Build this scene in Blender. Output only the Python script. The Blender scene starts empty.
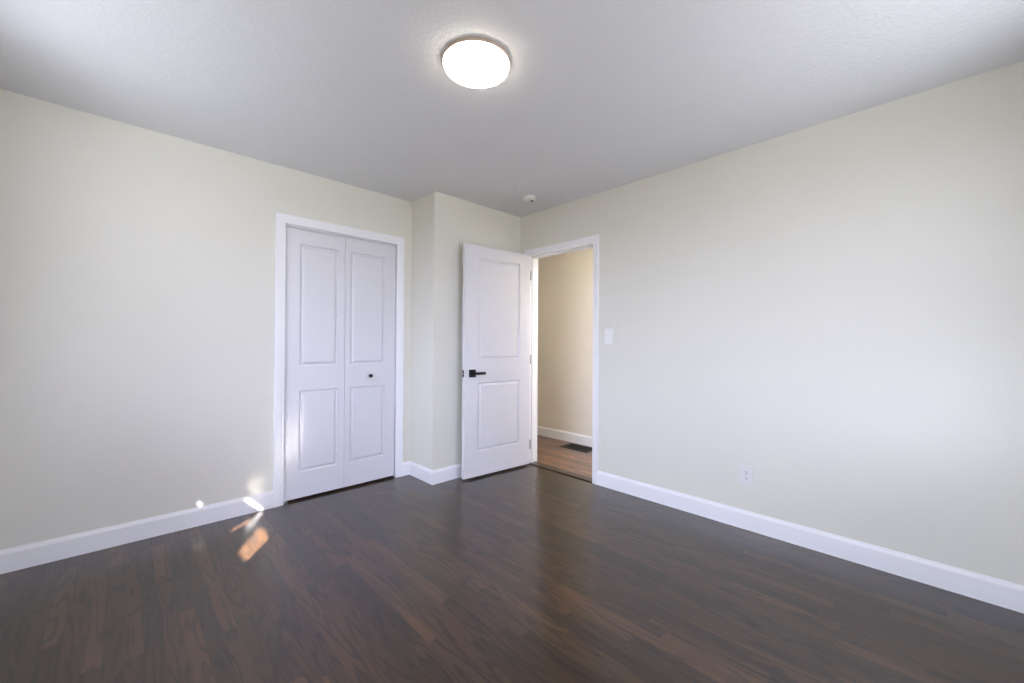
import bpy, bmesh, math, random
from mathutils import Vector, Matrix

# ------------------------------------------------------------------ room measures (metres)
H = 2.44                      # ceiling height
D, B = 0.3706, 1.0058         # recess of the closet wall, width of the projecting corner
XW, YS = -3.42, -3.42         # walls beside and behind the camera
WT = 0.115                    # wall thickness
CL, CR, CT = -2.0270, -1.1490, 2.0319      # closet casing inner edges
Y0, Y1, DT = -0.1339, -0.8862, 2.0225      # doorway casing inner edges
HX = 1.0034                   # far hall wall
CAS = 0.0665                  # casing width

S = bpy.context.scene
C = S.collection

# ------------------------------------------------------------------ camera
YAW, PITCH, ROLL, F = 0.76471, 0.00568, 0.00548, 406.158
cam = bpy.data.cameras.new('camera')
cam.sensor_fit = 'HORIZONTAL'
cam.sensor_width = 36.0
cam.lens = F / 1024 * 36.0
cam.clip_start = 0.02
co = bpy.data.objects.new('camera', cam)
C.objects.link(co)
fw = Vector((math.sin(YAW) * math.cos(PITCH), math.cos(YAW) * math.cos(PITCH), math.sin(PITCH)))
r0 = Vector((math.cos(YAW), -math.sin(YAW), 0))
u0 = r0.cross(fw)
rr = r0 * math.cos(ROLL) + u0 * math.sin(ROLL)
uu = u0 * math.cos(ROLL) - r0 * math.sin(ROLL)
M = Matrix((rr, uu, -fw)).transposed().to_4x4()
M.translation = Vector((-2.87319, -2.88698, 1.17032))
co.matrix_world = M
S.camera = co

# ------------------------------------------------------------------ exposure, sky, sun
S.view_settings.view_transform = 'Standard'
S.view_settings.look = 'None'
S.view_settings.gamma = 1.0
S.view_settings.use_curve_mapping = False
S.view_settings.exposure = 0.0
S.cycles.use_denoising = True
S.cycles.max_bounces = 14
S.cycles.diffuse_bounces = 8
S.cycles.glossy_bounces = 6
S.cycles.transparent_max_bounces = 12
S.cycles.sample_clamp_indirect = 500.0
S.cycles.blur_glossy = 0.2

# radiance of sky and sunlit ground seen through the two windows, and of the two lamps
SKY_W = (8.9, 9.7, 12.9)
SKY_S = (6.2, 6.4, 9.2)
GROUND_W = (1.2, 1.0, 0.6)
GROUND_S = (5.2, 5.2, 5.5)
LAMP = (16.0, 14.5, 12.0)
HALL = (149.0, 148.0, 146.0)
SUN = 130.0
GLINT = (6.2, 7.1, 8.6)          # added world lobe for reflected sun, aimed up at the ceiling
GLINT_AZ, GLINT_EL, GLINT_SIZE = math.radians(54), math.radians(52), math.radians(15)
SUN_AZ, SUN_EL = math.radians(33.4), math.radians(40)
w = bpy.data.worlds.new('sky')
S.world = w
w.use_nodes = True
nt = w.node_tree
nt.nodes.clear()
tc = nt.nodes.new('ShaderNodeTexCoord')
sx = nt.nodes.new('ShaderNodeSeparateXYZ')
nt.links.new(tc.outputs['Generated'], sx.inputs[0])
def wmap(sock, a_, b_):
    n = nt.nodes.new('ShaderNodeMapRange')
    n.inputs['From Min'].default_value, n.inputs['From Max'].default_value = a_, b_
    nt.links.new(sock, n.inputs['Value'])
    return n.outputs[0]
def wmix(f, a_, b_):
    n = nt.nodes.new('ShaderNodeMix')
    n.data_type = 'RGBA'
    nt.links.new(f, n.inputs[0])
    for k, v in ((6, a_), (7, b_)):
        if isinstance(v, tuple):
            n.inputs[k].default_value = (*v, 1)
        else:
            nt.links.new(v, n.inputs[k])
    return n.outputs[2]
df = nt.nodes.new('ShaderNodeMath')
df.operation = 'SUBTRACT'
nt.links.new(sx.outputs['X'], df.inputs[0])
nt.links.new(sx.outputs['Y'], df.inputs[1])
south = wmap(df.outputs[0], -0.3, 0.3)
high = wmap(sx.outputs['Z'], -0.12, 0.12)
bg = nt.nodes.new('ShaderNodeBackground')
wo = nt.nodes.new('ShaderNodeOutputWorld')
gd = nt.nodes.new('ShaderNodeVectorMath')
gd.operation = 'DOT_PRODUCT'
nt.links.new(tc.outputs['Generated'], gd.inputs[0])
gd.inputs[1].default_value = (-math.sin(GLINT_AZ) * math.cos(GLINT_EL), -math.cos(GLINT_AZ) * math.cos(GLINT_EL), -math.sin(GLINT_EL))
ge = nt.nodes.new('ShaderNodeMath')          # gaussian lobe exp((cos - 1) / size^2)
ge.operation = 'MULTIPLY_ADD'
nt.links.new(gd.outputs['Value'], ge.inputs[0])
ge.inputs[1].default_value = 1 / GLINT_SIZE ** 2
ge.inputs[2].default_value = -1 / GLINT_SIZE ** 2
gx = nt.nodes.new('ShaderNodeMath')
gx.operation = 'EXPONENT'
nt.links.new(ge.outputs[0], gx.inputs[0])
gc = nt.nodes.new('ShaderNodeVectorMath')
gc.operation = 'SCALE'
gc.inputs[0].default_value = GLINT
nt.links.new(gx.outputs[0], gc.inputs['Scale'])
ga = nt.nodes.new('ShaderNodeVectorMath')
ga.operation = 'ADD'
nt.links.new(gc.outputs[0], ga.inputs[1])
nt.links.new(wmix(high, wmix(south, GROUND_W, GROUND_S), wmix(south, SKY_W, SKY_S)), ga.inputs[0])
nt.links.new(ga.outputs[0], bg.inputs['Color'])
nt.links.new(bg.outputs[0], wo.inputs[0])

SUN_DIR = Vector((math.sin(SUN_AZ) * math.cos(SUN_EL), math.cos(SUN_AZ) * math.cos(SUN_EL), -math.sin(SUN_EL)))
sl = bpy.data.lights.new('sun', 'SUN')
sl.energy = SUN
sl.angle = math.radians(0.27)
sl.color = (1.0, 0.95, 0.90)
so = bpy.data.objects.new('sun', sl)
C.objects.link(so)
so.rotation_euler = SUN_DIR.to_track_quat('-Z', 'Y').to_euler()
so.location = (-6, -6, 6)

# windows behind the camera: (axis, lo, hi, z0, z1)
WIN_W = (-2.15, -0.41, 0.75, 2.18)      # in the wall x = XW (range along y)
WIN_S = (-1.95, -0.53, 0.75, 2.18)      # in the wall y = YS (range along x)
for nm, loc, rot, sx_, sy_ in (
        ('daylight_portal_west', (XW - WT - 0.03, (WIN_W[0] + WIN_W[1]) / 2, 1.465), (0, math.radians(-90), 0), 1.45, 1.74),
        ('daylight_portal_south', ((WIN_S[0] + WIN_S[1]) / 2, YS - WT - 0.03, 1.465), (math.radians(90), 0, 0), 1.5, 1.45)):
    al = bpy.data.lights.new(nm, 'AREA')
    al.shape = 'RECTANGLE'
    al.size, al.size_y = sx_, sy_
    ao = bpy.data.objects.new(nm, al)
    C.objects.link(ao)
    ao.location, ao.rotation_euler = loc, rot
    al.cycles.is_portal = True

# ------------------------------------------------------------------ materials
class N:
    """tiny node expression helper"""
    def __init__(s, name):
        s.m = bpy.data.materials.new(name)
        s.m.use_nodes = True
        s.t = s.m.node_tree
        s.b = s.t.nodes['Principled BSDF']
    def put(s, sock, v):
        if isinstance(v, bpy.types.NodeSocket):
            s.t.links.new(v, sock)
        elif v is not None:
            sock.default_value = v
    def math(s, op, a, b=None, c=None, clamp=False):
        n = s.t.nodes.new('ShaderNodeMath')
        n.operation = op
        n.use_clamp = clamp
        for i, v in enumerate((a, b, c)):
            if v is not None:
                s.put(n.inputs[i], v)
        return n.outputs[0]
    def xyz(s, x, y, z):
        n = s.t.nodes.new('ShaderNodeCombineXYZ')
        for i, v in enumerate((x, y, z)):
            s.put(n.inputs[i], v)
        return n.outputs[0]
    def obj(s):
        n = s.t.nodes.new('ShaderNodeTexCoord')
        q = s.t.nodes.new('ShaderNodeSeparateXYZ')
        s.t.links.new(n.outputs['Object'], q.inputs[0])
        return n.outputs['Object'], q.outputs[0], q.outputs[1], q.outputs[2]
    def noise(s, vec, scale, detail=2, rough=0.5, dist=0.0):
        n = s.t.nodes.new('ShaderNodeTexNoise')
        s.put(n.inputs['Vector'], vec)
        n.inputs['Scale'].default_value = scale
        n.inputs['Detail'].default_value = detail
        n.inputs['Roughness'].default_value = rough
        n.inputs['Distortion'].default_value = dist
        return n.outputs[0]
    def white(s, x, y=0.0):
        n = s.t.nodes.new('ShaderNodeTexWhiteNoise')
        n.noise_dimensions = '2D'
        s.put(n.inputs['Vector'], s.xyz(x, y, 0.0))
        return n.outputs['Value']
    def ramp(s, f, stops, interp='LINEAR'):
        n = s.t.nodes.new('ShaderNodeValToRGB')
        n.color_ramp.interpolation = interp
        el = n.color_ramp.elements
        while len(el) < len(stops):
            el.new(0.5)
        for k, (p, c) in enumerate(stops):
            el[k].position = p
            el[k].color = (*c, 1) if len(c) == 3 else c
        s.put(n.inputs[0], f)
        return n.outputs[0]
    def mix(s, f, a, b, mode='MIX'):
        n = s.t.nodes.new('ShaderNodeMix')
        n.data_type = 'RGBA'
        n.blend_type = mode
        s.put(n.inputs[0], f)
        s.put(n.inputs[6], (*a, 1) if isinstance(a, tuple) else a)
        s.put(n.inputs[7], (*b, 1) if isinstance(b, tuple) else b)
        return n.outputs[2]
    def mapr(s, v, a, b, c, d):
        n = s.t.nodes.new('ShaderNodeMapRange')
        s.put(n.inputs[0], v)
        for i, x in enumerate((a, b, c, d)):
            n.inputs[i + 1].default_value = x
        return n.outputs[0]
    def bump(s, h, strength, dist):
        n = s.t.nodes.new('ShaderNodeBump')
        n.inputs['Strength'].default_value = strength
        n.inputs['Distance'].default_value = dist
        s.put(n.inputs['Height'], h)
        s.t.links.new(n.outputs[0], s.b.inputs['Normal'])
    def set(s, **k):
        for a, v in k.items():
            s.put(s.b.inputs[a.replace('_', ' ')], (*v, 1) if isinstance(v, tuple) and len(v) == 3 else v)
        return s.m


def wall_paint(name, col, rough=0.55):
    n = N(name)
    p = n.obj()[0]
    a = n.noise(p, 1.1, 2)
    c = n.mix(n.mapr(a, 0.3, 0.7, 0.0, 1.0), tuple(x * 0.985 for x in col), tuple(min(1, x * 1.015) for x in col))
    n.bump(n.noise(p, 260, 3), 0.06, 0.001)
    return n.set(Base_Color=c, Roughness=rough, Specular_IOR_Level=0.35)

def trim_paint(name, col, rough=0.32):
    n = N(name)
    p = n.obj()[0]
    n.bump(n.noise(p, 120, 2), 0.03, 0.001)
    return n.set(Base_Color=col, Roughness=rough)

def ceiling_paint():
    n = N('textured_ceiling_paint')
    p = n.obj()[0]
    a = n.noise(p, 55, 4, 0.6, 0.5)
    a = n.mapr(a, 0.42, 0.62, 0.0, 1.0)
    b = n.noise(p, 150, 3)
    h = n.math('ADD', a, n.math('MULTIPLY', b, 0.5))
    n.bump(h, 0.40, 0.003)
    return n.set(Base_Color=(0.72, 0.72, 0.725), Roughness=0.8, Specular_IOR_Level=0.2)

def oak(name, tint=(1, 1, 1), rough=0.27):
    n = N(name)
    p, x, y, z = n.obj()
    X = n.math('DIVIDE', x, 0.0572)
    ix, fx = n.math('FLOOR', X), n.math('FRACT', X)
    rc, rl = n.white(ix, 3.3), n.white(ix, 17.7)
    ln = n.math('MULTIPLY_ADD', rl, 0.55, 0.42)
    Y = n.math('DIVIDE', n.math('MULTIPLY_ADD', rc, 7.0, y), ln)
    iy, fy = n.math('FLOOR', Y), n.math('FRACT', Y)
    idv = n.white(ix, n.math('ADD', iy, 0.31))
    id2 = n.white(n.math('ADD', ix, 51.7), iy)
    id3 = n.white(n.math('ADD', ix, 11.1), n.math('ADD', iy, 5.2))
    u = n.math('MULTIPLY', fx, 0.0572)
    # long contour figure of plain-sawn oak
    gx = n.math('MULTIPLY_ADD', id2, 3.0, n.math('MULTIPLY', u, 14.0))
    gv = n.xyz(gx, n.math('MULTIPLY', y, 1.5), n.math('MULTIPLY', idv, 60.0))
    cn = n.noise(gv, 1.0, 1.5, 0.45)
    ringf = n.math('MULTIPLY_ADD', id3, 26.0, 34.0)
    rings = n.math('SINE', n.math('MULTIPLY', cn, ringf))
    rings = n.mapr(rings, 0.1, 1.0, 0.0, 1.0)
    # fine pores
    fv = n.xyz(n.math('MULTIPLY', x, 420.0), n.math('MULTIPLY', y, 9.0), idv)
    pore = n.noise(fv, 1.0, 3, 0.6)
    pore = n.mapr(pore, 0.42, 0.66, 0.0, 1.0)
    base = n.ramp(idv, [(0.0, (0.0235, 0.0115, 0.0058)), (0.25, (0.038, 0.0188, 0.0090)), (0.55, (0.051, 0.0250, 0.0118)),
                        (0.85, (0.069, 0.034, 0.0155)), (1.0, (0.082, 0.042, 0.020))])
    base = n.mix(n.math('MULTIPLY', id2, 0.40), base, (0.033, 0.0205, 0.0130))
    dark = n.math('ADD', n.math('MULTIPLY', rings, n.math('MULTIPLY_ADD', id3, 0.40, 0.45)), n.math('MULTIPLY', pore, 0.30), clamp=True)
    col = n.mix(dark, base, n.mix(0.25, (0.006, 0.004, 0.0035), base))
    cloud = n.noise(p, 1.7, 2)
    col = n.mix(n.mapr(cloud, 0.35, 0.65, 0.0, 0.22), col, n.mix(1.0, col, (1.5, 1.35, 1.25), 'MULTIPLY'))
    # joints between strips
    ex = n.math('MINIMUM', fx, n.math('SUBTRACT', 1.0, fx))
    ex = n.math('MULTIPLY', ex, 0.0572)
    ey = n.math('MULTIPLY', n.math('MINIMUM', fy, n.math('SUBTRACT', 1.0, fy)), ln)
    ed = n.math('MINIMUM', ex, ey)
    joint = n.mapr(ed, 0.0003, 0.0013, 1.0, 0.0)
    col = n.mix(n.math('MULTIPLY', joint, 0.55), col, (0.010, 0.007, 0.006))
    col = n.mix(1.0, col, tint, 'MULTIPLY')
    h = n.math('ADD', n.math('MULTIPLY', joint, -0.7), n.math('MULTIPLY', dark, -0.12))
    h = n.math('ADD', h, n.math('MULTIPLY', n.noise(p, 9.0, 2), 0.5))
    n.bump(h, 0.10, 0.0012)
    ro = n.math('MULTIPLY_ADD', pore, 0.03, n.math('MULTIPLY_ADD', idv, 0.03, rough + 0.008))
    return n.set(Base_Color=col, Roughness=ro, IOR=1.5, Specular_IOR_Level=0.25, Coat_Weight=0.70, Coat_Roughness=0.2, Coat_IOR=1.5)

def plain(name, col, rough=0.4, metal=0.0):
    n = N(name)
    p = n.obj()[0]
    v = n.noise(p, 60, 2)
    return n.set(Base_Color=n.mix(n.mapr(v, 0.3, 0.7, 0, 1), tuple(x * 0.94 for x in col), col), Roughness=rough, Metallic=metal)

def emitter(name, col, strength):
    n = N(name)
    return n.set(Base_Color=(0.9, 0.9, 0.9), Emission_Color=col, Emission_Strength=strength)

def pane_glass():
    m = bpy.data.materials.new('window_glass')
    m.use_nodes = True
    t = m.node_tree
    t.nodes.clear()
    tr, gl = t.nodes.new('ShaderNodeBsdfTransparent'), t.nodes.new('ShaderNodeBsdfGlossy')
    gl.inputs['Roughness'].default_value = 0.02
    mx, out = t.nodes.new('ShaderNodeMixShader'), t.nodes.new('ShaderNodeOutputMaterial')
    mx.inputs[0].default_value = 0.05
    t.links.new(tr.outputs[0], mx.inputs[1])
    t.links.new(gl.outputs[0], mx.inputs[2])
    t.links.new(mx.outputs[0], out.inputs[0])
    return m

WALL = wall_paint('cream_wall_paint', (0.762, 0.750, 0.668))
HALLW = wall_paint('hall_wall_paint', (0.86, 0.80, 0.705))
CEIL = ceiling_paint()
TRIM = trim_paint('white_trim_paint', (0.89, 0.89, 0.905))
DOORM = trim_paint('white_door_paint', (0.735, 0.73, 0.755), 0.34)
OAK = oak('dark_stained_oak_strips')
OAKH = oak('hall_lit_oak_strips', (4.2, 4.1, 4.6), 0.27)  # same oak, tint raised to put the hall's light into the colour
BLACK = plain('matte_black_metal', (0.012, 0.012, 0.013), 0.42, 0.4)
DARK = plain('dark_stained_wood_edge', (0.007, 0.005, 0.004), 0.6)
STEEL = plain('satin_nickel', (0.42, 0.41, 0.40), 0.35, 0.9)
PLAST = plain('white_plastic', (0.80, 0.79, 0.76), 0.35)
SWITCH = plain('bright_white_plastic', (0.90, 0.90, 0.89), 0.35)
SLOT = plain('dark_slot', (0.02, 0.02, 0.02), 0.6)
REG = plain('dark_bronze_register_metal', (0.035, 0.031, 0.028), 0.5, 0.3)
RIM = plain('bronze_lamp_rim', (0.50, 0.40, 0.33), 0.4)
LED = emitter('lit_lamp_diffuser', (*[c / max(max(LAMP), 1e-6) for c in LAMP], 1), max(LAMP))
HLED = emitter('lit_hall_lamp_diffuser', (*[c / max(max(HALL), 1e-6) for c in HALL], 1), max(HALL))
GLASS = pane_glass()
OUT = plain('sun_blocker_grey', (0.35, 0.35, 0.34), 0.8)  # for the added slab that blocks the sun outside

# ------------------------------------------------------------------ mesh helpers
def mesh(name, bm, mat, parent=None, smooth=False, loc=None):
    me = bpy.data.meshes.new(name)
    bmesh.ops.recalc_face_normals(bm, faces=bm.faces)
    bm.to_mesh(me)
    bm.free()
    me.materials.append(mat)
    if smooth:
        for f in me.polygons:
            f.use_smooth = True
        try:
            me.set_sharp_from_angle(angle=math.radians(35))
        except Exception:
            pass
    o = bpy.data.objects.new(name, me)
    C.objects.link(o)
    if parent:
        o.parent = parent
    if loc:
        o.location = loc
    return o

def box(bm, lo, hi, bev=0.0, seg=2):
    r = bmesh.ops.create_cube(bm, size=1)
    vs = r['verts']
    for v in vs:
        v.co = Vector([lo[i] + (v.co[i] + 0.5) * (hi[i] - lo[i]) for i in range(3)])
    if bev:
        es = list({ed for v in vs for ed in v.link_edges})
        bmesh.ops.bevel(bm, geom=es, offset=bev, segments=seg, profile=0.5, affect='EDGES')
    return bm

def boxes(*bs, bev=0.0):
    bm = bmesh.new()
    for lo, hi in bs:
        box(bm, lo, hi, bev)
    return bm

def lathe(bm, prof, seg=48, mat=Matrix()):
    """prof: list of (radius, height) around +Z"""
    rings = []
    for r_, z_ in prof:
        if r_ < 1e-6:
            rings.append([bm.verts.new(mat @ Vector((0, 0, z_)))])
        else:
            rings.append([bm.verts.new(mat @ Vector((r_ * math.cos(2 * math.pi * k / seg), r_ * math.sin(2 * math.pi * k / seg), z_))) for k in range(seg)])
    for a, b in zip(rings, rings[1:]):
        for k in range(seg):
            k2 = (k + 1) % seg
            if len(a) == 1 and len(b) == 1:
                continue
            if len(a) == 1:
                bm.faces.new((a[0], b[k], b[k2]))
            elif len(b) == 1:
                bm.faces.new((a[k], a[k2], b[0]))
            else:
                bm.faces.new((a[k], a[k2], b[k2], b[k]))
    return bm

def sweep(bm, path, offs, prof, cap=True):
    """sweep a cross-section along path; offs[i] = (u, v) vectors at path[i]; prof = [(a, b)] -> path + a*u + b*v"""
    rings = [[bm.verts.new(Vector(p) + Vector(u) * a + Vector(v) * b) for a, b in prof] for p, (u, v) in zip(path, offs)]
    n = len(prof)
    for r1, r2 in zip(rings, rings[1:]):
        for k in range(n):
            k2 = (k + 1) % n
            bm.faces.new((r1[k], r1[k2], r2[k2], r2[k]))
    if cap:
        bm.faces.new(rings[0])
        bm.faces.new(rings[-1])
    return bm

def tag(o, label=None, cat=None, kind=None, group=None):
    if label: o['label'] = label
    if cat: o['category'] = cat
    if kind: o['kind'] = kind
    if group: o['group'] = group
    return o

def empty(name, loc=(0, 0, 0), rotz=0.0):
    o = bpy.data.objects.new(name, None)
    C.objects.link(o)
    o.location = loc
    o.rotation_euler = (0, 0, rotz)
    o.empty_display_size = 0.05
    return o

def struct(name, bm, mat, label, cat):
    return tag(mesh(name, bm, mat), label, cat, 'structure')

# ------------------------------------------------------------------ shell
struct('floor', boxes(((XW - WT, YS - WT, -0.05), (-0.022, D + 0.001, 0.0)), ((-0.022, YS - WT, -0.05), (0.012, Y1 - 0.004, 0.0)), ((-0.022, Y0 + 0.004, -0.05), (0.012, D + 0.001, 0.0)), ((CL - 0.03, D, -0.05), (CR + 0.03, D + WT + 0.75, 0.0))), OAK,
       'dark stained oak strip floor of the bedroom, glossy', 'floor')
struct('floor_hall', boxes(((WT - 0.01, -3.6, -0.05), (HX + 0.1, 2.2, 0.0))), OAKH, 'oak strip floor beyond the doorway, hall light put into its colour', 'floor')
struct('ceiling', boxes(((XW - WT, YS - WT - 0.2, H), (HX + 0.2, 2.3, H + 0.1))), CEIL, 'white ceiling with stippled texture', 'ceiling')

o0, o1, oz = CL - 0.020, CR + 0.020, CT + 0.020
struct('wall_left', boxes(((XW - WT, D, 0), (o0, D + WT, H)), ((o1, D, 0), (-B, D + WT, H)), ((o0, D, oz), (o1, D + WT, H))), WALL,
       'long cream wall around the closet doors', 'wall')
struct('wall_back', boxes(((-B, 0, 0), (0.0, D + WT, H))), WALL, 'cream wall corner projecting behind the open door', 'wall')
p0, p1, pz = Y0 + 0.020, Y1 - 0.020, DT + 0.020
struct('wall_right', boxes(((0, p0, 0), (WT, D + WT, H)), ((0, YS - WT, 0), (WT, p1, H)), ((0, p1, pz), (WT, p0, H))), WALL,
       'long cream wall right of the doorway with switch and outlet', 'wall')
a, b, z0, z1 = WIN_W
struct('wall_west', boxes(((XW - WT, YS - WT, 0), (XW, a, H)), ((XW - WT, b, 0), (XW, D, H)), ((XW - WT, a, 0), (XW, b, z0)), ((XW - WT, a, z1), (XW, b, H))), WALL,
       'cream wall with a window left of the camera', 'wall')
a, b, z0, z1 = WIN_S
struct('wall_south', boxes(((XW, YS - WT, 0), (a, YS, H)), ((b, YS - WT, 0), (0, YS, H)), ((a, YS - WT, 0), (b, YS, z0)), ((a, YS - WT, z1), (b, YS, H))), WALL,
       'cream wall with a window behind the camera', 'wall')
struct('wall_hall', boxes(((HX, -3.6, 0), (HX + 0.1, 2.2, H))), HALLW, 'tan hall wall seen through the doorway', 'wall')
struct('wall_hall_end', boxes(((WT, -3.6, 0), (HX, -3.5, H)), ((WT, 2.1, 0), (HX, 2.2, H)), ((0.0, D + WT, 0), (WT, 2.2, H))), HALLW, 'end walls of the hall', 'wall')
cb = D + WT
struct('wall_closet', boxes(((CL - 0.14, cb, 0), (CL - 0.04, cb + 0.7, H)), ((CR + 0.04, cb, 0), (CR + 0.14, cb + 0.7, H)), ((CL - 0.14, cb + 0.6, 0), (CR + 0.14, cb + 0.7, H))), WALL,
       'walls inside the closet behind its doors', 'wall')

# baseboards: profile (out from wall, up)
BB = [(0, 0), (0.0145, 0), (0.0145, 0.093), (0.0135, 0.0985), (0.0100, 0.104), (0.0055, 0.1105), (0.004, 0.1165), (0, 0.1165)]
def base(name, p, q, nrm, label, m0=0.0, m1=0.0):
    """p, q floor points on the wall line; nrm towards the room; m0/m1 mitre (along the run per unit of depth)"""
    d = (Vector((*q, 0)) - Vector((*p, 0))).normalized()
    nv = Vector((*nrm, 0))
    bm = bmesh.new()
    sweep(bm, [(*p, 0.001), (*q, 0.001)], [(nv + d * m0, Vector((0, 0, 1))), (nv + d * m1, Vector((0, 0, 1)))], BB)
    return struct(name, bm, TRIM, label, 'baseboard')
base('baseboard_left', (XW, D), (CL - CAS, D), (0, -1), 'white baseboard along the wall left of the closet')
base('baseboard_closet', (CR + CAS, D), (-B, D), (0, -1), 'short piece of white baseboard between closet casing and projecting corner', 0, -1)
base('baseboard_corner', (-B, D), (-B, 0), (-1, 0), 'white baseboard on the narrow side of the projecting corner', 1, 1)
base('baseboard_back', (-B, 0), (0, 0), (0, -1), 'white baseboard behind the open door', -1, -1)
base('baseboard_right', (0, Y1 - 0.80 * CAS), (0, YS), (-1, 0), 'long white baseboard along the right wall')
base('baseboard_hall', (HX, 2.1), (HX, -3.5), (-1, 0), 'white baseboard of the hall seen through the doorway')
base('baseboard_west', (XW, YS), (XW, D), (1, 0), 'white baseboard left of the camera', 1, -1)
base('baseboard_south', (XW, YS), (0, YS), (0, 1), 'white baseboard behind the camera', 1, -1)

# ------------------------------------------------------------------ casings and jambs
CP = [(0, 0), (0, 0.010), (0.004, 0.0125), (0.014, 0.0115), (0.020, 0.0135), (0.050, 0.0165), (0.060, 0.0172), (CAS - 0.002, 0.0165), (CAS, 0.014), (CAS, 0)]
def casing(ea, eb, top, nrm, plane, axis, parent, ks=1.0, kh=1.0):
    """three mitred boards around an opening between ea and eb along axis, face pointing along nrm"""
    def P(s, z):
        v = [0, 0, z]; v[axis] = s; v[1 - axis] = plane
        return Vector(v)
    ax = Vector((1, 0, 0)) if axis == 0 else Vector((0, 1, 0))
    sg = 1 if eb > ea else -1
    nv, up = Vector(nrm), Vector((0, 0, 1))
    parts = []
    for nm, path, us in (('side_casing', [P(ea, 0.001), P(ea, top)], (-ax * sg * ks, -ax * sg * ks + up * kh)),
                         ('side_casing', [P(eb, 0.001), P(eb, top)], (ax * sg * ks, ax * sg * ks + up * kh)),
                         ('head_casing', [P(ea, top), P(eb, top)], (-ax * sg * ks + up * kh, ax * sg * ks + up * kh))):
        bm = bmesh.new()
        sweep(bm, path, [(us[0], nv), (us[1], nv)], CP)
        parts.append(mesh(nm, bm, TRIM, parent))
    return parts

t1 = tag(empty('trim_1'), 'white casing framing the closet doors', 'door frame', 'structure')
casing(CL, CR, CT, (0, -1, 0), D, 0, t1)
mesh('side_jamb', boxes(((o0, D, 0), (CL - 0.004, D + WT, oz)), bev=0.001), TRIM, t1)
mesh('side_jamb', boxes(((CR + 0.004, D, 0), (o1, D + WT, oz)), bev=0.001), TRIM, t1)
mesh('head_jamb', boxes(((CL - 0.004, D, CT + 0.004), (CR + 0.004, D + WT, oz)), bev=0.001), TRIM, t1)
mesh('sliding_track', boxes(((CL, D + 0.016, CT - 0.011), (CR, D + 0.018, CT - 0.0045)), ((CL, D + 0.046, CT - 0.011), (CR, D + 0.048, CT + 0.004)),
                            ((CL, D + 0.018, CT - 0.0050), (CR, D + 0.030, CT - 0.0035)), ((CL, D + 0.030, CT - 0.0050), (CR, D + 0.032, CT + 0.004))), TRIM, t1)
pv = mesh('floor_pivot', boxes(((CL + 0.002, D + 0.012, 0.0005), (CL + 0.035, D + 0.04, 0.004)), ((CL + 0.010, D + 0.018, 0.004), (CL + 0.024, D + 0.032, 0.0145)), bev=0.001), STEEL, t1)

t2 = tag(empty('trim_2'), 'white casing and jamb around the doorway to the hall', 'door frame', 'structure')
casing(Y0, Y1, DT, (-1, 0, 0), 0.0, 1, t2, 0.80, 1.02)
casing(Y0, Y1, DT, (1, 0, 0), WT, 1, t2)
mesh('side_jamb', boxes(((0, Y0 + 0.004, 0.0), (WT, p0, pz)), bev=0.001), TRIM, t2)
rj = mesh('side_jamb', boxes(((0, p1, 0.0), (WT, Y1 - 0.004, pz)), bev=0.001), TRIM, t2)
mesh('head_jamb', boxes(((0, Y1 - 0.004, DT + 0.004), (WT, Y0 + 0.004, pz)), bev=0.001), TRIM, t2)
mesh('door_stop', boxes(((0.038, Y0 - 0.008, 0.004), (0.072, Y0 + 0.004, DT + 0.004)), bev=0.0015), TRIM, t2)
mesh('door_stop', boxes(((0.038, Y1 - 0.004, 0.004), (0.072, Y1 + 0.008, DT + 0.004)), bev=0.0015), TRIM, t2)
mesh('door_stop', boxes(((0.038, Y1 + 0.008, DT - 0.008), (0.072, Y0 - 0.008, DT + 0.004)), bev=0.0015), TRIM, t2)
sp = mesh('strike_plate', boxes(((0.004, Y1 - 0.0045, 0.888), (0.030, Y1 - 0.0025, 0.946)), bev=0.0005), BLACK, rj)

t3 = tag(empty('trim_3'), 'dark wooden threshold in the doorway floor', 'threshold', 'structure')
bm = bmesh.new()
sweep(bm, [(0, Y1 + 0.001 - 0.005, 0), (0, Y0 - 0.001 + 0.005, 0)], [(Vector((1, 0, 0)), Vector((0, 0, 1)))] * 2,
      [(0.012, -0.04), (0.012, 0.001), (0.016, 0.003), (WT - 0.02, 0.003), (WT - 0.008, 0.0005), (WT - 0.008, -0.04)])
mesh('threshold_board', bm, OAK, t3)
mesh('transition_strip', boxes(((-0.022, Y1 - 0.004, -0.04), (0.012, Y0 + 0.004, -0.007))), DARK, t3)

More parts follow.
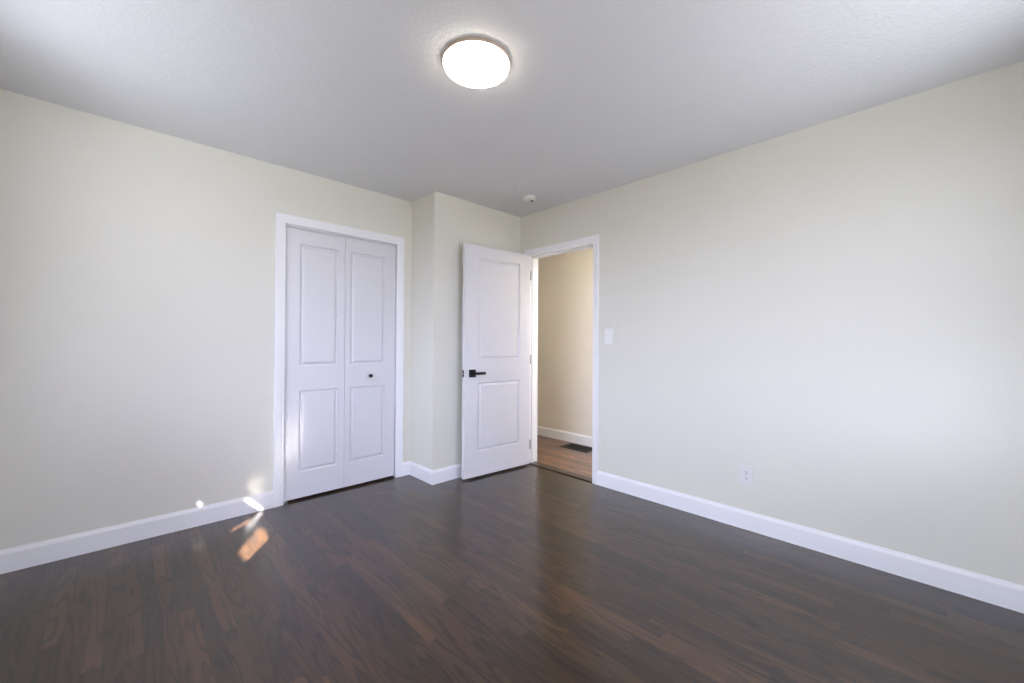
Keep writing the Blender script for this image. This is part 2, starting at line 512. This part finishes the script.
# ------------------------------------------------------------------ panelled doors
def panel_slab(bm, x0, x1, z0, z1, thick, panels, both=False):
    """door slab in local coords: face at y=0 looking to -y, back at y=thick; panels = [(xa, xb, za, zb)] stacked low to high"""
    prof = [(0.0, 0.0), (0.0010, 0.0060), (0.0045, 0.0130), (0.0075, 0.0145), (0.0110, 0.0143), (0.0265, 0.0022), (0.0290, 0.0012)]
    def face(y, sg):
        vs = {}
        def V(x, z, dy=0.0):
            k = (round(x, 5), round(z, 5), round(dy, 5))
            if k not in vs:
                vs[k] = bm.verts.new((x, y + sg * dy, z))
            return vs[k]
        xa, xb = panels[0][0], panels[0][1]
        zs = [z0] + [q for p in panels for q in (p[2], p[3])] + [z1]
        for i in range(len(zs) - 1):
            za, zb = zs[i], zs[i + 1]
            for (a_, b_) in ((x0, xa), (xa, xb), (xb, x1)):
                if a_ == xa and i % 2 == 1:
                    rings = [[V(a_ + s, za + s, d), V(b_ - s, za + s, d), V(b_ - s, zb - s, d), V(a_ + s, zb - s, d)] for s, d in prof]
                    for r1, r2 in zip(rings, rings[1:]):
                        for k in range(4):
                            bm.faces.new((r1[k], r1[(k + 1) % 4], r2[(k + 1) % 4], r2[k]))
                    bm.faces.new(rings[-1])
                else:
                    bm.faces.new((V(a_, za), V(b_, za), V(b_, zb), V(a_, zb)))
        return V, zs, (x0, xa, xb, x1)
    V, zs, xs = face(0.0, 1)
    if both:
        V2, _, _ = face(thick, -1)
    else:
        cache = {}
        def V2(x, z):
            k = (round(x, 5), round(z, 5))
            if k not in cache:
                cache[k] = bm.verts.new((x, thick, z))
            return cache[k]
        for i in range(len(zs) - 1):
            for j in range(3):
                bm.faces.new((V2(xs[j], zs[i]), V2(xs[j], zs[i + 1]), V2(xs[j + 1], zs[i + 1]), V2(xs[j + 1], zs[i])))
    for j in range(3):
        for z in (z0, z1):
            bm.faces.new((V(xs[j], z), V(xs[j + 1], z), V2(xs[j + 1], z), V2(xs[j], z)))
    for i in range(len(zs) - 1):
        for x in (x0, x1):
            bm.faces.new((V(x, zs[i]), V(x, zs[i + 1]), V2(x, zs[i + 1]), V2(x, zs[i])))
    return bm

def soften(o, w_=0.0015):
    md = o.modifiers.new('bevel', 'BEVEL')
    md.width = w_
    md.segments = 2
    md.limit_method = 'ANGLE'
    md.angle_limit = math.radians(60)
    return o

# closet: two leaves of a bifold
FY = D + 0.014
d1 = tag(empty('door_1', (CL, FY, 0)), 'white bifold closet door with four panels and small black knob', 'closet door', 'structure')
mid = (CL + CR) / 2
lz0, lz1 = 0.0165, CT - 0.017
for k, (xa, xb) in enumerate(((CL + 0.003, mid - 0.0012), (mid + 0.0012, CR - 0.003))):
    x0_, x1_ = xa - CL, xb - CL
    s1, s2 = (0.103, 0.052) if k == 0 else (0.043, 0.096)
    bm = panel_slab(bmesh.new(), x0_, x1_, lz0, lz1, 0.034, [(x0_ + s1, x1_ - s2, 0.207, 0.812), (x0_ + s1, x1_ - s2, 0.997, 1.906)])
    leaf = soften(mesh('door_leaf', bm, DOORM, d1))
    if k == 1:
        kx, kz = -1.3790 - CL, 0.8985
        R = Matrix.Translation((kx, 0, kz)) @ Matrix.Rotation(math.radians(90), 4, 'X')
        kb = lathe(bmesh.new(), [(0, 0), (0.0105, 0), (0.0105, 0.003), (0.006, 0.005), (0.0055, 0.012), (0.010, 0.016), (0.0150, 0.021), (0.0160, 0.026), (0.0135, 0.031), (0.007, 0.0335), (0, 0.034)], 28, R)
        tag(mesh('door_knob', kb, BLACK, leaf, True), 'small round black knob')

# passage door, opened a little past square towards the projecting corner
ANG = math.radians(4.3185)
DW = 0.7480
d2 = tag(empty('door_2', (-0.0300, -0.1755, 0), -ANG), 'white two-panel door standing open beside the doorway, black lever handle', 'door', 'structure')
# local x runs from the free edge (-DW) to the hinge (0); face at y=0
bm = panel_slab(bmesh.new(), -DW, 0.0, 0.0165, 2.0275, 0.035, [(-DW + 0.140, -0.130, 0.232, 0.828), (-DW + 0.140, -0.130, 1.031, 1.925)], both=True)
slab = soften(mesh('door_slab', bm, DOORM, d2))
hz = 0.9135
def handle(side):
    y = 0.0 if side < 0 else 0.035
    hd = mesh('handle', boxes(((-DW + 0.046, min(y, y + side * 0.009), hz - 0.0335), (-DW + 0.112, max(y, y + side * 0.009), hz + 0.0335)), bev=0.002), BLACK, d2)
    ya, yb = sorted((y + side * 0.038, y + side * 0.051))
    bm = boxes(((-DW + 0.071, ya, hz - 0.0115), (-DW + 0.190, yb, hz + 0.0115)), bev=0.0025)
    R = Matrix.Translation((-DW + 0.0790, y, hz)) @ Matrix.Rotation(math.radians(90 if side < 0 else -90), 4, 'X')
    lathe(bm, [(0, 0.006), (0.011, 0.006), (0.011, 0.04), (0, 0.04)], 20, R)
    mesh('lever', bm, BLACK, hd)
    tag(hd, 'black square rosette with straight lever')
handle(-1)
handle(1)
lp = mesh('latch_plate', boxes(((-DW - 0.0012, 0.005, hz - 0.029), (-DW + 0.0005, 0.030, hz + 0.029)), bev=0.0004), BLACK, d2)
mesh('latch_bolt', boxes(((-DW - 0.010, 0.012, hz - 0.009), (-DW, 0.022, hz + 0.009)), bev=0.002), STEEL, lp)
for z in (0.20, 1.02, 1.83):
    bm = lathe(bmesh.new(), [(0, 0), (0.0055, 0), (0.0055, 0.089), (0, 0.089)], 14, Matrix.Translation((0.008, 0.002, z - 0.0445)))
    box(bm, (0.0003, 0.004, z - 0.0445), (0.002, 0.033, z + 0.0445))
    tag(mesh('hinge', bm, STEEL, d2), 'satin metal hinge')

# ------------------------------------------------------------------ ceiling lamp
def disc_lamp(name, loc, label, led, rad=0.152):
    t = tag(empty(name, loc), label, 'ceiling light')
    k = rad / 0.152
    mesh('rim', lathe(bmesh.new(), [(0, 0), (0.146 * k, 0), (0.152 * k, -0.002), (0.1525 * k, -0.015), (0.1510 * k, -0.0175), (0.148 * k, -0.0175), (0.148 * k, -0.010), (0, -0.010)], 72), RIM, t, True)
    mesh('diffuser', lathe(bmesh.new(), [(0, -0.0105), (0.1475 * k, -0.0105), (0.1475 * k, -0.0200), (0.1440 * k, -0.0300), (0.134 * k, -0.0360), (0.10 * k, -0.0390), (0, -0.0405)], 72), led, t, True)
    return t
disc_lamp('ceiling_light', (-1.733, -1.458, H), 'round lit flush disc lamp on the bedroom ceiling', LED)
disc_lamp('ceiling_light', (0.29, -1.50, H), 'round lit disc lamp on the hall ceiling, out of sight', HLED)

# ------------------------------------------------------------------ smoke detector
sd = tag(empty('smoke_detector', (-0.340, -0.452, H)), 'small round white smoke detector on the ceiling above the open door', 'smoke detector')
mesh('base', lathe(bmesh.new(), [(0, 0), (0.058, 0), (0.058, -0.006), (0.055, -0.008), (0, -0.008)], 40), PLAST, sd, True)
mesh('cover', lathe(bmesh.new(), [(0, -0.008), (0.053, -0.008), (0.0535, -0.017), (0.049, -0.024), (0.034, -0.029), (0, -0.030)], 40), PLAST, sd, True)
tag(mesh('sensor_opening', lathe(bmesh.new(), [(0, -0.0290), (0.014, -0.0290), (0.014, -0.0315), (0, -0.0320)], 20, Matrix.Translation((0.020, -0.012, 0))), SLOT, sd), 'dark opening in the cover')

# ------------------------------------------------------------------ switch and outlet on the right wall (face towards -x)
ls = tag(empty('light_switch', (0, -1.0365, 1.2345)), 'white light switch plate on the wall right of the doorway', 'light switch')
mesh('plate', boxes(((-0.0055, -0.038, -0.062), (0.0, 0.038, 0.062)), bev=0.002), SWITCH, ls)
mesh('rocker', boxes(((-0.0085, -0.0165, -0.033), (-0.005, 0.0165, 0.033)), bev=0.0012), SWITCH, ls)
ou = tag(empty('wall_outlet', (0, -2.055, 0.3425)), 'white duplex outlet low on the right wall above the baseboard', 'outlet')
mesh('plate', boxes(((-0.0055, -0.0385, -0.0620), (0.0, 0.0385, 0.0620)), bev=0.002), PLAST, ou)
for s in (-1, 1):
    bm = lathe(bmesh.new(), [(0, 0), (0.0172, 0), (0.0172, 0.0022), (0.0165, 0.003), (0, 0.003)], 28,
               Matrix.Translation((-0.005, 0, s * 0.0195)) @ Matrix.Rotation(math.radians(-90), 4, 'Y') @ Matrix.Diagonal((0.82, 1, 1, 1)))
    rcp = mesh('receptacle', bm, PLAST, ou, True)
    mesh('slots', boxes(((-0.0083, -0.0075, s * 0.0195 - 0.001), (-0.0078, -0.0050, s * 0.0195 + 0.0075)), ((-0.0083, 0.0050, s * 0.0195 - 0.001), (-0.0078, 0.0075, s * 0.0195 + 0.0065)),
                        ((-0.0083, -0.0028, s * 0.0195 - 0.0100), (-0.0078, 0.0028, s * 0.0195 - 0.0050))), SLOT, rcp)
mesh('screw', lathe(bmesh.new(), [(0, 0), (0.0035, 0), (0.003, 0.0012), (0, 0.0015)], 14, Matrix.Translation((-0.0054, 0, 0)) @ Matrix.Rotation(math.radians(-90), 4, 'Y')), STEEL, ou)

# ------------------------------------------------------------------ floor register in the hall
fr_ = tag(empty('floor_register', (0.845, -0.105, 0)), 'dark metal floor register in the hall by the baseboard', 'floor register')
L2, W2 = 0.19, 0.110
mesh('frame', boxes(((-W2, -L2, 0.0005), (-W2 + 0.022, L2, 0.006)), ((W2 - 0.022, -L2, 0.0005), (W2, L2, 0.006)),
                    ((-W2 + 0.022, -L2, 0.0005), (W2 - 0.022, -L2 + 0.022, 0.006)), ((-W2 + 0.022, L2 - 0.022, 0.0005), (W2 - 0.022, L2, 0.006)), bev=0.0012), REG, fr_)
bm = bmesh.new()
for k in range(22):
    y = -L2 + 0.026 + k * (2 * L2 - 0.052) / 21
    box(bm, (-W2 + 0.022, y - 0.0025, 0.0006), (W2 - 0.022, y + 0.0025, 0.005))
box(bm, (-0.003, -L2 + 0.022, 0.0006), (0.003, L2 - 0.022, 0.0055))
mesh('grille', bm, REG, fr_)
mesh('damper', boxes(((-W2 + 0.02, -L2 + 0.02, 0.0001), (W2 - 0.02, L2 - 0.02, 0.0005))), SLOT, fr_)

# ------------------------------------------------------------------ windows behind and beside the camera
def window(name, axis, plane, lo, hi, z0, z1, sgn, label):
    t = tag(empty(name), label, 'window', 'structure')
    def bx(a0, a1, c0, c1, q0, q1):
        lo_, hi_ = [0, 0, q0], [0, 0, q1]
        lo_[axis], hi_[axis] = a0, a1
        lo_[1 - axis], hi_[1 - axis] = sorted((plane + sgn * c0, plane + sgn * c1))
        return lo_, hi_
    f = 0.045
    zm = (z0 + z1) / 2
    fr = mesh('window_frame', boxes(bx(lo, lo + f, -WT, 0, z0, z1), bx(hi - f, hi, -WT, 0, z0, z1), bx(lo + f, hi - f, -WT, 0, z0, z0 + f), bx(lo + f, hi - f, -WT, 0, z1 - f, z1),
                                    bx(lo + f, hi - f, -0.075, -0.035, zm - 0.02, zm + 0.02)), TRIM, t)
    mesh('pane', boxes(bx(lo + f, hi - f, -0.062, -0.060, z0 + f, zm - 0.02)), GLASS, fr)
    mesh('pane', boxes(bx(lo + f, hi - f, -0.062, -0.060, zm + 0.02, z1 - f)), GLASS, fr)
    mesh('window_sill', boxes(bx(lo - 0.05, hi + 0.05, 0, 0.035, z0 - 0.02, z0), bev=0.003), TRIM, t)
    return t
window('window_1', 1, XW, WIN_W[0], WIN_W[1], WIN_W[2], WIN_W[3], 1, 'white sash window left of the camera')
window('window_2', 0, YS, WIN_S[0], WIN_S[1], WIN_S[2], WIN_S[3], 1, 'white sash window behind the camera')

# added unseen slab blocking the sun, with holes cut to shape the sun patches
c0 = Vector((-2.30, -0.10, 0.0)) - SUN_DIR * 6.0
ax = Vector((SUN_DIR.y, -SUN_DIR.x, 0)).normalized()
up = ax.cross(SUN_DIR).normalized()
if up.z < 0:
    up = -up
bm = bmesh.new()
loops = [[(-1.3, -1.7), (3.9, -1.7), (3.9, 1.5), (-1.3, 1.5)],
         [(-0.030, -0.082), (0.060, -0.158), (0.072, 0.010), (-0.046, 0.126)],
         [(-0.192, 0.092), (-0.132, 0.160), (-0.160, 0.212), (-0.198, 0.138)],
         [(-0.218, 0.336), (-0.142, 0.299), (-0.138, 0.3035), (-0.212, 0.341)],
         [(-0.4340, 0.276), (-0.4312, 0.275), (-0.4308, 0.292), (-0.4325, 0.294)]]
ed = []
for lp_ in loops:
    vs = [bm.verts.new(c0 + ax * a_ + up * b_) for a_, b_ in lp_]
    ed += [bm.edges.new((vs[i], vs[(i + 1) % 4])) for i in range(4)]
bmesh.ops.triangle_fill(bm, use_beauty=True, use_dissolve=False, edges=ed, normal=-SUN_DIR)
ex = bmesh.ops.extrude_face_region(bm, geom=bm.faces[:])
bmesh.ops.translate(bm, verts=[v for v in ex['geom'] if isinstance(v, bmesh.types.BMVert)], vec=-SUN_DIR * 0.2)
tag(mesh('sun_blocker', bm, OUT), 'added unseen slab outside the windows, blocks the sun except through cut holes', 'wall', 'structure')
